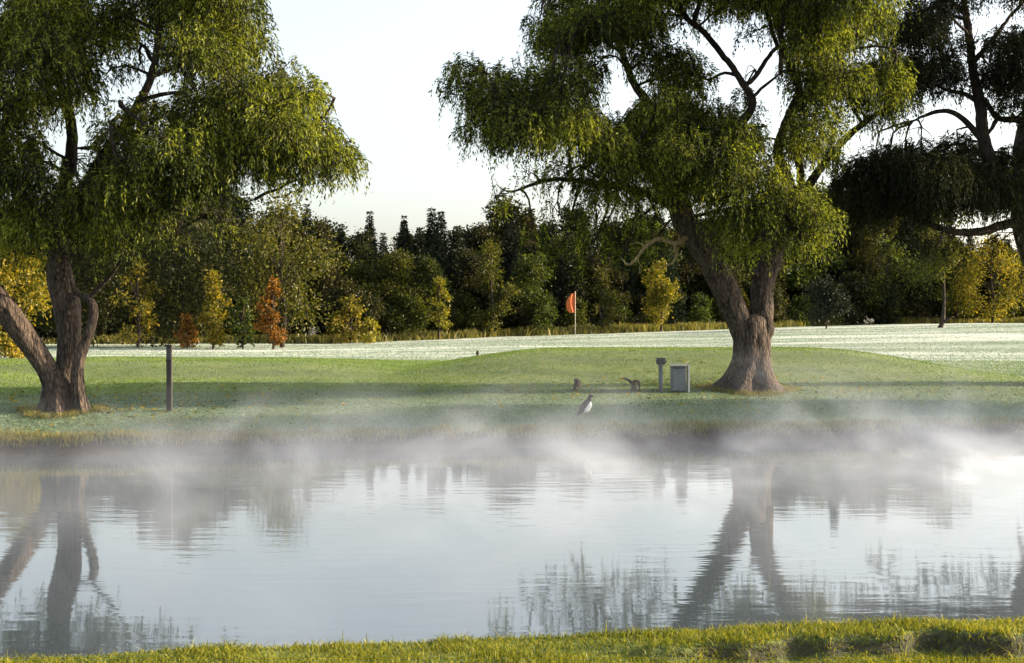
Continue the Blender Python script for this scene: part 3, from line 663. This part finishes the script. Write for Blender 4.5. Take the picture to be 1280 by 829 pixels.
sapling('yellow_tree', 548, 418, 342, 38, 98, YELLOW, 'lollipop shaped yellow green sapling left of the orange flag', n=3000, low=.22)
sapling('green_tree', 615, 416, 298, 62, 102, OLIVE, 'tall light green tree between the yellow sapling and the orange flag', n=5500)
sapling('green_tree', 668, 416, 312, 60, 104, OLIVE, 'light green bushy tree directly left of the orange flag', n=5500)
sapling('yellow_tree', 826, 408, 322, 52, 108, YELLOW, 'yellow tree under the pale curled bare branch', n=4200, low=.15)
sapling('green_tree', 752, 412, 330, 50, 107, OLIVE, 'thin light green tree directly right of the orange flag', n=3500)
sapling('yellow_tree', 1240, 400, 292, 92, 124, YELLOW, 'wide yellow tree under the right willow crown', n=7500)
sapling('autumn_tree', 1195, 402, 300, 60, 126, OLIVE, 'olive brown tree left of the wide yellow tree on the right', n=4500)
sapling('green_tree', 1110, 404, 290, 90, 125, OLIVE, 'olive tree standing back of the blue shaded hollow', n=7000)
sapling('green_tree', 228, 440, 240, 190, 83, GREEN, 'large dark green tree behind the tall dark post', n=22000, low=.12, leaf=.19, nc=34)
sapling('green_tree', 92, 440, 244, 190, 84, GREEN, 'large dark green tree hidden behind the three trunks of the left willow', n=20000, low=.16, leaf=.19, nc=34)
sapling('green_tree', 352, 440, 236, 140, 82, OLIVE, 'tall loose olive tree whose top meets the right end of the left willow foliage', n=7000, low=.2, leaf=.2, nc=22)
sapling('small_conifer', 1032, 410, 350, 66, 104, CONIF, 'small dark spreading tree with short bare stem right of the forked trunk', n=4200, low=.3)

# slender leaning tree near the right
sl = thing('slender_tree', 'slender leaning tree with a thin bare reddish stem on the right field', 'tree', (0, 0, 0))
bx = (1172 - 640) / F * 100; bz = float(ground(bx, 100)); sl.location = (bx, 100, bz)
tb = Tubes(); of = np.array([bx, 100, bz])
tb.add([P(1170, 416, 100) - of, P(1178, 404, 100) - of, P(1180, 370, 100.2) - of, P(1178, 320, 100.4) - of, P(1176, 280, 100.2) - of], [.22, .16, .09, .07, .03], seg=10, step=.3, rough=.1)
tb.add([P(1178, 404, 100) - of, P(1186, 398, 99.8) - of, P(1193, 396, 99.8) - of], [.1, .08, .03], seg=8, step=.2)
link('trunk', tb.mesh('slender_trunk', BARKD), sl)
bl = []
for k in range(9):
    c = P(1178 + rng.normal(0, 14), 300 + rng.normal(0, 22), 100) - of
    n = 260; d = rng.normal(size=(n, 3)); d /= np.linalg.norm(d, axis=1)[:, None]
    Ln = .22 * (.6 + .8 * rng.random(n)); bl.append(leaves(c + d * (rng.random(n) ** .4)[:, None] * .9, d + rng.normal(size=(n, 3)) * .8, Ln, Ln * .6))
link('crown', leaf_mesh('slender_crown', bl, OLIVE), sl)

# ------------------------------------------------------------------ grass
def blades(pts, h, w, lean=.35, curve=.5):
    n = len(pts); a = rng.random(n) * 2 * math.pi
    s = np.stack([np.cos(a), np.sin(a), np.zeros(n)], -1) * (w / 2)[:, None]
    b = rng.random(n) * 2 * math.pi; ln = lean * rng.random(n)
    d = np.stack([np.cos(b) * ln, np.sin(b) * ln, np.ones(n)], -1)
    m = pts + d * (h * .55)[:, None]
    t = pts + (d * np.array([1 + curve, 1 + curve, .92])) * h[:, None]
    p0 = pts - s; p1 = pts + s; p2 = m + s * .8; p3 = m - s * .8; p4 = t + s * .12; p5 = t - s * .12
    V = np.stack([p0, p1, p2, p3, p4, p5], 1).reshape(-1, 3)
    i = np.arange(n)[:, None] * 6
    Q = np.concatenate([i + np.array([0, 1, 2, 3]), i + np.array([3, 2, 4, 5])], 0)
    return V, Q
GR = leaf_mat('grass_blades', [(.2, (.035, .055, .010)), (.42, (.13, .16, .018)), (.65, (.28, .27, .03)), (.9, (.42, .34, .09))], trans=.4, clump=.45, tint=(1.2, 1.15, .5))
GRB = leaf_mat('rough_grass_blades', [(.15, (.06, .075, .02)), (.5, (.16, .15, .04)), (.85, (.30, .24, .07))], trans=.35, clump=.4)
# near bank
n = 300000
x = rng.uniform(-6, 6, n); w = rng.uniform(-2.6, .5, n)
w = np.where(rng.random(n) < .35, rng.uniform(-1.2, .25, n), w)
y = crest(x) + w
e = .02; sl_ = np.abs(ground(x, y + e) - ground(x, y - e)) / (2 * e)
keep = rng.random(n) < np.clip(1.0 - 1.15 * sm(.35, .9, sl_) * (w < -.15), .55, 1) * (.55 + .75 * fbm(x * 4, y * 4, 2))
x, y = x[keep], y[keep]; n = len(x)
h = (.012 + .028 * rng.random(n) ** 1.5) * (.3 + 1.5 * fbm(x * 3.3 + 4, y * 3.3, 3)); h = np.where(rng.random(n) < .012, h * 2.2, h)
Vb, Qb = blades(np.stack([x, y, ground(x, y) - .004], -1), h, .0035 + .003 * rng.random(n), lean=1.0)
o = link('bank_grass', mesh_np('bank_grass', Vb, quads=Qb, mats=[GR], smooth=False)); tag(o, 'bright sunlit grass on the near bank of the pond', 'grass', kind='stuff')
# far bank edge: rough tufts
n = 60000
x = rng.uniform(-34, 34, n); u = .08 + np.abs(rng.normal(0, .28, n)); y = shore(x) + u
keep = rng.random(n) < (.15 + 1.3 * sm(.38, .62, fbm(x * 1.1, y * 1.4, 3))); x, y = x[keep], y[keep]; n = len(x)
h = (.05 + .12 * rng.random(n)) * (.3 + 1.3 * fbm(x * .8 + 4, y * .8, 3))
Vb, Qb = blades(np.stack([x, y, ground(x, y) - .01], -1), h, .012 + .012 * rng.random(n), lean=.6)
o = link('shore_grass', mesh_np('shore_grass', Vb, quads=Qb, mats=[GRB], smooth=False)); tag(o, 'rough grass tufts along the far waterline', 'grass', kind='stuff')
# tufts round the willow feet, and leaves the willows have dropped
Bs = []
for (px, py, D, rr, cnt) in ((75, 515, 30.8, .62, 2600), (938, 487, 37, .85, 3600)):
    c = P(px, py, D); a = rng.random(cnt) * 6.283; q = rr * (1 + .55 * rng.random(cnt) ** 1.6 + .25 * np.sin(a * 3))
    Bs.append(np.stack([c[0] + q * np.cos(a), c[1] + q * np.sin(a)], -1))
q = np.vstack(Bs); n = len(q)
Vb, Qb = blades(np.stack([q[:, 0], q[:, 1], ground(q[:, 0], q[:, 1]) - .01], -1), .04 + .11 * rng.random(n), .012 + .01 * rng.random(n), lean=.6)
tag(link('trunk_grass', mesh_np('trunk_grass', Vb, quads=Qb, mats=[GRB], smooth=False)), 'longer grass tufts round the feet of the willows', 'grass', kind='stuff')
n = 1300; k = rng.random(n) < .5
x = np.where(k, -9.9, 6.3) + rng.normal(0, 3.6, n); y = np.where(k, 31.6, 37) + rng.normal(0, 2.6, n)
kk = y - shore(x) > .5; x, y = x[kk], y[kk]; n = len(x)
lf = leaves(np.stack([x, y, ground(x, y) + .03], -1), np.stack([rng.normal(size=n), rng.normal(size=n), rng.normal(size=n) * .2], -1), .09 + .06 * rng.random(n), .04 + .03 * rng.random(n))
tag(link('fallen_leaves', leaf_mesh('fallen_leaves', [lf], YELLOW)), 'yellow fallen leaves scattered on the lawn under the willows', 'leaves', kind='stuff')
# rough strip at the foot of the wood
n = 60000
x = rng.uniform(-50, 60, n); y = dtree(x) - 1.8 + rng.normal(0, .7, n)
keep = rng.random(n) < sm(.35, .6, fbm(x * .16, y * .2 + 3, 3)); x, y = x[keep], y[keep]; n = len(x)
h = (.25 + .5 * rng.random(n)) * (.4 + 1.1 * fbm(x * .4, y * .4, 2))
Vb, Qb = blades(np.stack([x, y, ground(x, y) - .02], -1), h, .05 + .04 * rng.random(n), lean=.6)
o = link('long_grass', mesh_np('long_grass', Vb, quads=Qb, mats=[GRB], smooth=False)); tag(o, 'long yellowish grass along the foot of the wood', 'grass', kind='stuff')
# lawn beyond the pond
n = 330000
D = 27 + 29 * rng.random(n) ** 1.2; px = rng.uniform(-60, 1340, n); x = (px - 640) / F * D; y = D
keep = (y - shore(x)) > .3; x, y = x[keep], y[keep]; n = len(x)
h = .018 + .03 * rng.random(n)
GL = leaf_mat('lawn_blades', [(.15, (.05, .10, .02)), (.5, (.125, .20, .03)), (.9, (.25, .31, .06))], trans=.35, clump=.5)  # richer green paints the sunlit look of the mounds
GD = leaf_mat('dewy_shade_blades', [(.15, (.055, .10, .055)), (.5, (.12, .175, .095)), (.9, (.24, .30, .19))], trans=.25, clump=.6, tint=(1, 1.1, .9))  # dewy blades near the bank, bluish shade put into their colour
md_ = (y - shore(x) + 2.5 * (fbm(x * .3, y * .5 + 7, 3) - .5) < 7.6) | (rng.random(n) < .18)
for nm_, mk, mt_, lb in (('lawn_grass', ~md_, GL, 'short green lawn grass on the mounds beyond the pond'), ('dewy_shade_grass', md_, GD, 'short dewy grass coloured in bluish shade on the slope above the far bank')):
    Vb, Qb = blades(np.stack([x, y, ground(x, y) - .005], -1)[mk], h[mk], .012 + .012 * rng.random(int(mk.sum())), lean=.8)
    tag(link(nm_, mesh_np(nm_, Vb, quads=Qb, mats=[mt_], smooth=False)), lb, 'grass', kind='stuff')

n = 170000
D = 44 + 62 * rng.random(n) ** 1.2; px = rng.uniform(-80, 1360, n); x = (px - 640) / F * D; y = D
kk = (y < dtree(x) - 1) & (y > np.interp(x, [-40, 2, 9, 14, 60], [54, 55, 50, 43, 40])) & (rng.random(n) < .25 + 1.2 * sm(.4, .62, fbm(x * .06, y * .35, 3))); x, y = x[kk], y[kk]; n = len(x)
GF = leaf_mat('frosty_blades', [(.15, (.10, .16, .08)), (.5, (.26, .32, .24)), (.9, (.50, .54, .48))], trans=.2, clump=.5, tint=(1, 1.05, .95))
Vb, Qb = blades(np.stack([x, y, ground(x, y) - .005], -1), .02 + .035 * rng.random(n), .03 + .03 * rng.random(n), lean=1.0)
tag(link('field_grass', mesh_np('field_grass', Vb, quads=Qb, mats=[GF], smooth=False)), 'pale frosted grass of the open field before the wood', 'grass', kind='stuff')
# ------------------------------------------------------------------ small things
DKW = flat_mat('dark_wood', (.035, .028, .026), .8, .4, 12)
GREYM = flat_mat('grey_paint', (.13, .14, .16), .6)
GREYD = flat_mat('dark_grey_paint', (.05, .05, .055), .6)
PALE = flat_mat('pale_paint', (.62, .60, .54), .6, .1)
WHITE = flat_mat('white_paint', (.78, .75, .68), .6, .08)
RUST = flat_mat('dark_board', (.07, .045, .06), .7)
ORF = flat_mat('orange_cloth', (.50, .11, .025), .8, .15, 6)
STUMP = bark_mat('stump_wood', (.03, .022, .018), (.14, .10, .075), scale=10)

def at(px, D):
    x = (px - 640) / F * D; return (x, D, float(ground(x, D)))
# tall dark post on the left
p = at(211.5, 31.0)
t = thing('wooden_post', 'tall thin dark post standing alone on the lawn right of the left willow', 'post', p)
b = Boxes(); hh = CAMZ - (433 - 400) / F * 31 - p[2]
b.box((0, 0, hh / 2 - .1), (.115, .10, hh + .2), .012); o = link('post', b.mesh('post', DKW), t)
b = Boxes(); b.box((0, 0, hh + .012), (.145, .13, .045), .012); link('cap', b.mesh('post_cap', DKW), t)
b = Boxes(); b.box((.003, -.058, hh - .17), (.105, .02, .24), .006); link('plate', b.mesh('post_plate', GREYD), t)
# orange flag
p = at(719, 92); z1 = CAMZ - (364 - 400) / F * 92 - p[2]
t = thing('golf_flag', 'orange flag on a thin pale pole on the far green', 'flag', p)
b = Boxes(); b.lathe([(.024, -.1), (.024, z1 * .6), (.018, z1)], seg=10); link('pole', b.mesh('flag_pole', flat_mat('pole_paint', (.40, .38, .30)), True), t)
# limp cloth
gx, gz = 10, 16; fh = 1.35; VV = []
for j in range(gz + 1):
    v = j / gz; wd = .62 * (.35 + .65 * math.sin(math.pi * (.12 + .72 * v)))
    for i in range(gx + 1):
        uu = i / gx
        VV.append((.02 - uu * wd, .16 * math.sin(uu * 7 + v * 1.5) * uu ** .6, z1 - .06 - v * fh - uu * .22 * (1 - v)))
QQ = [(j * (gx + 1) + i, j * (gx + 1) + i + 1, (j + 1) * (gx + 1) + i + 1, (j + 1) * (gx + 1) + i) for j in range(gz) for i in range(gx)]
o = link('flag_cloth', mesh_np('flag_cloth', np.array(VV), quads=QQ, mats=[ORF]), t)
md = o.modifiers.new('thick', 'SOLIDIFY'); md.thickness = .012
b = Boxes(); b.lathe([(.11, -.02), (.11, .0), (.10, .012)], seg=16); link('cup', b.mesh('cup_rim', WHITE, True), t)

# short post with square head beside the box
p = at(826, 36.2); h1 = CAMZ - (448 - 400) / F * 36.2 - p[2]
t = thing('tee_post', 'short grey post with a square head left of the grey box', 'post', p)
b = Boxes(); b.lathe([(.062, -.1), (.058, h1 * .4), (.055, h1 - .16), (.08, h1 - .14)], seg=14); link('post', b.mesh('tee_post_stem', GREYM, True), t)
b = Boxes(); b.box((0, 0, h1 - .085), (.23, .18, .15), .02); b.box((0, 0, h1 + .0), (.25, .20, .03), .01); link('head', b.mesh('tee_post_head', GREYD), t)
b = Boxes(); b.box((.12, 0, h1 - .09), (.06, .05, .05), .01); link('handle', b.mesh('tee_post_handle', GREYD), t)
# box with pale frame
p = at(849, 36.4); h2 = CAMZ - (459 - 400) / F * 36.4 - p[2]
t = thing('litter_box', 'upright grey box in a pale frame beside the forked willow', 'box', p)
b = Boxes(); b.box((-.03, 0, h2 / 2 - .0), (.36, .34, h2 - .06), .02); link('body', b.mesh('box_body', GREYM), t)
b = Boxes()
b.box((.235, .02, h2 / 2), (.05, .34, h2 + .08), .012)
b.box((.01, .05, h2 + .055), (.48, .30, .035), .01); link('frame', b.mesh('box_frame', PALE), t)
b = Boxes(); b.box((-.03, -.01, h2 - .005), (.39, .36, .05), .015); link('lid', b.mesh('box_lid', GREYD), t)
# small stumps
def stump(px, D, w, h, label, twig):
    p = at(px, D); t = thing('tree_stump', label, 'stump', p)
    b = Boxes(); b.lathe([(w * .85, -.05), (w * .55, .05), (w * .42, h * .5), (w * .45, h * .8), (w * .3, h)], seg=16, squash=.8, wob=.18)
    link('stump', b.mesh('stump_body', STUMP, True), t)
    tb = Tubes()
    for q in twig: tb.add([np.array(a) for a in q], [.045, .035, .03, .012][:len(q)], seg=8, step=.04, rough=.1)
    link('stub_branch', tb.mesh('stub_branch', BARKP if twig[0][0][0] > 0 else STUMP), t)
stump(720, 36.6, .13, .30, 'small dark stump on the lawn, behind the bird on the bank', [[(.04, -.05, .02), (.10, -.06, .12), (.09, -.04, .24), (.02, 0, .30)]])
stump(792, 36.5, .15, .27, 'small grey stump with a bare twig reaching left, beside the short post', [[(-.02, 0, .2), (-.12, -.03, .28), (-.22, -.03, .33), (-.33, -.02, .34)], [(.0, -.04, .25), (.09, -.05, .27), (.15, -.04, .15), (.13, -.03, .0)]])
# bird on the bank
D = 31.0; p = at(732, D)
t = thing('bird', 'bird standing upright on the pond bank with dark back and white breast', 'bird', p)
FEA = flat_mat('dark_feathers', (.05, .035, .04), .8, .4, 30); LEG = flat_mat('bird_legs', (.16, .08, .03), .6)
tb = Tubes(); k = 1.12
tb.add([np.array(q) * k for q in [(-.17, .02, .07), (-.12, .01, .12), (-.05, 0, .20), (.02, 0, .29), (.065, 0, .37), (.085, 0, .42), (.10, 0, .455), (.135, 0, .455), (.18, 0, .445)]], [.012, .045, .085, .088, .055, .034, .042, .02, .006], seg=18, step=.015)
link('body', tb.mesh('bird_body', FEA), t)
tb = Tubes(); tb.add([np.array(q) * k for q in [(-.035, -.03, .125), (.02, -.035, .185), (.07, -.03, .27), (.095, -.02, .35)]], [.02, .062, .06, .02], seg=16, step=.015)
link('breast', tb.mesh('bird_breast', WHITE), t)
for sy in (-.03, .035):
    tb = Tubes(); tb.add([(-.02, sy, .16), (0, sy, .08), (-.005, sy, .008)], [.014, .009, .008], seg=8, step=.02); tb.add([(-.01, sy, .008), (.03, sy - .01, .006), (.06, sy - .015, .004)], [.009, .008, .003], seg=6, step=.02)
    link('leg', tb.mesh('bird_leg', LEG), t)
# little stakes in the far field
for px, D, lab in ((597, 62, 'tiny dark stake in the pale field above the left mound'), (1003, 58, 'tiny dark stake on the crest right of the forked willow')):
    p = at(px, D); b = Boxes(); b.lathe([(.07, -.1), (.06, .12), (.08, .16), (.05, .30)], c=(0, 0, 0), seg=10)
    o = link('stake', b.mesh('stake', DKW, True), None, p); tag(o, lab, 'stake')

# ------------------------------------------------------------------ mist over the pond
def mist_mat():
    m, nt, N, L = new_mat('mist')
    tc = N('ShaderNodeTexCoord'); sx = N('ShaderNodeSeparateXYZ'); L(tc.outputs['Object'], sx.inputs[0])
    mp = N('ShaderNodeMapping'); mp.inputs['Scale'].default_value = (.42, .26, .60); mp.inputs['Rotation'].default_value = (0, math.radians(14), 0); L(tc.outputs['Object'], mp.inputs[0])
    n = N('ShaderNodeTexNoise'); n.inputs['Scale'].default_value = 1.0; n.inputs['Detail'].default_value = 5; n.inputs['Roughness'].default_value = .62; n.inputs['Distortion'].default_value = .9
    L(mp.outputs[0], n.inputs['Vector'])
    def MR(v, a, b, c, d, t='SMOOTHSTEP'):
        r = N('ShaderNodeMapRange'); r.interpolation_type = t
        L(v, r.inputs[0])
        for i, q in zip((1, 2, 3, 4), (a, b, c, d)): r.inputs[i].default_value = q
        return r.outputs[0]
    def M(op, a, b):
        r = N('ShaderNodeMath'); r.operation = op
        for i, q in ((0, a), (1, b)):
            if hasattr(q, 'links'): L(q, r.inputs[i])
            else: r.inputs[i].default_value = q
        return r.outputs[0]
    wisps = MR(n.outputs['Fac'], .49, .70, 0, 1)
    high = MR(sx.outputs[2], .1, 2.9, 1, 0)
    low = M('POWER', MR(sx.outputs[2], 0, 1.1, 1, 0, 'LINEAR'), 1.6)
    softn = MR(n.outputs['Fac'], .34, .64, .18, 1.35)
    # slanted coordinate across the pond
    yy = M('SUBTRACT', sx.outputs[1], M('MULTIPLY', sx.outputs[0], .19))
    acr = MR(yy, 13, 23, .10, 1.0)
    end = MR(yy, 25, 32, 1.0, 0.0)
    d = M('ADD', M('MULTIPLY', M('MULTIPLY', M('MULTIPLY', wisps, MR(sx.outputs[0], -8, 8, .55, 1.5)), M('MULTIPLY', high, high)), MISTW), M('MULTIPLY', M('MULTIPLY', M('MULTIPLY', low, MR(sx.outputs[0], -14, 3, .65, 1.05)), softn), MISTL))
    d = M('MULTIPLY', M('MULTIPLY', d, acr), end)
    v = N('ShaderNodeVolumePrincipled'); v.inputs['Color'].default_value = (.66, .72, .84, 1); v.inputs['Anisotropy'].default_value = .1
    L(d, v.inputs['Density'])
    o = N('ShaderNodeOutputMaterial'); L(v.outputs[0], o.inputs['Volume'])
    return m
MISTW, MISTL = .16, .07
b = Boxes(); b.box((0, 23, 1.72), (90, 28, 3.4), 0)
mm = mist_mat()
o = link('mist', b.mesh('mist', mm)); tag(o, 'pale mist rising from the pond water', 'mist', kind='stuff')
try: mm.cycles.volume_step_rate = .28
except Exception as e_: print(e_)

HAZE = 0
if HAZE:
    m, nt, N, L = new_mat('haze'); v = N('ShaderNodeVolumePrincipled'); v.inputs['Density'].default_value = HAZE
    v.inputs['Color'].default_value = (.88, .91, 1, 1); o_ = N('ShaderNodeOutputMaterial'); L(v.outputs[0], o_.inputs['Volume'])
    b = Boxes(); b.box((0, 1480, 12), (4200, 3300, 32), 0); tag(link('haze', b.mesh('haze', m)), 'thin morning haze over the whole golf course', 'haze', kind='stuff')

# ------------------------------------------------------------------ sky, sun, camera
SUN_EL, SUN_AZ = math.radians(16), math.radians(80)     # azimuth measured from the view direction (+Y) to the right (+X)
w = bpy.data.worlds.new('World'); bpy.context.scene.world = w; w.use_nodes = True
nt = w.node_tree; nt.nodes.clear()
sk = nt.nodes.new('ShaderNodeTexSky'); sk.sky_type = 'NISHITA'; sk.sun_disc = False
sk.sun_elevation = SUN_EL; sk.sun_rotation = SUN_AZ; sk.air_density = 1.0; sk.dust_density = 3.0; sk.ozone_density = 1.0
bg = nt.nodes.new('ShaderNodeBackground'); bg.inputs[1].default_value = .142
out = nt.nodes.new('ShaderNodeOutputWorld')
hs = nt.nodes.new('ShaderNodeHueSaturation'); hs.inputs['Saturation'].default_value = .5; nt.links.new(sk.outputs[0], hs.inputs['Color']); nt.links.new(hs.outputs[0], bg.inputs[0]); nt.links.new(bg.outputs[0], out.inputs[0])
ld = bpy.data.lights.new('sun', 'SUN'); ld.energy = 5.0; ld.angle = math.radians(.5); ld.color = (1, .80, .54)
so = bpy.data.objects.new('sun', ld); C.objects.link(so)
dv = Vector((math.sin(SUN_AZ) * math.cos(SUN_EL), math.cos(SUN_AZ) * math.cos(SUN_EL), math.sin(SUN_EL)))
so.rotation_euler = dv.to_track_quat('Z', 'Y').to_euler(); so.location = (60, 20, 40)

cd = bpy.data.cameras.new('camera'); cam = bpy.data.objects.new('camera', cd); C.objects.link(cam)
cd.sensor_width = 36; cd.lens = F / 1280 * 36; cd.clip_end = 8000; cd.clip_start = .1
cam.location = (0, 0, CAMZ); cam.rotation_euler = (math.radians(90) - math.atan(14.5 / F), 0, 0)
sc = bpy.context.scene; sc.camera = cam
sc.render.resolution_x = 1024; sc.render.resolution_y = 663
sc.view_settings.view_transform = 'Standard'; sc.view_settings.look = 'None'; sc.view_settings.gamma = 1
sc.view_settings.exposure = 1.5
sc.render.engine = 'CYCLES'
cy = sc.cycles
cy.use_denoising = True; cy.max_bounces = 5; cy.diffuse_bounces = 2; cy.glossy_bounces = 2; cy.volume_bounces = 1; cy.transmission_bounces = 4
cy.volume_max_steps = 128; cy.volume_step_rate = 1.0
cy.use_adaptive_sampling = True; cy.adaptive_threshold = .02
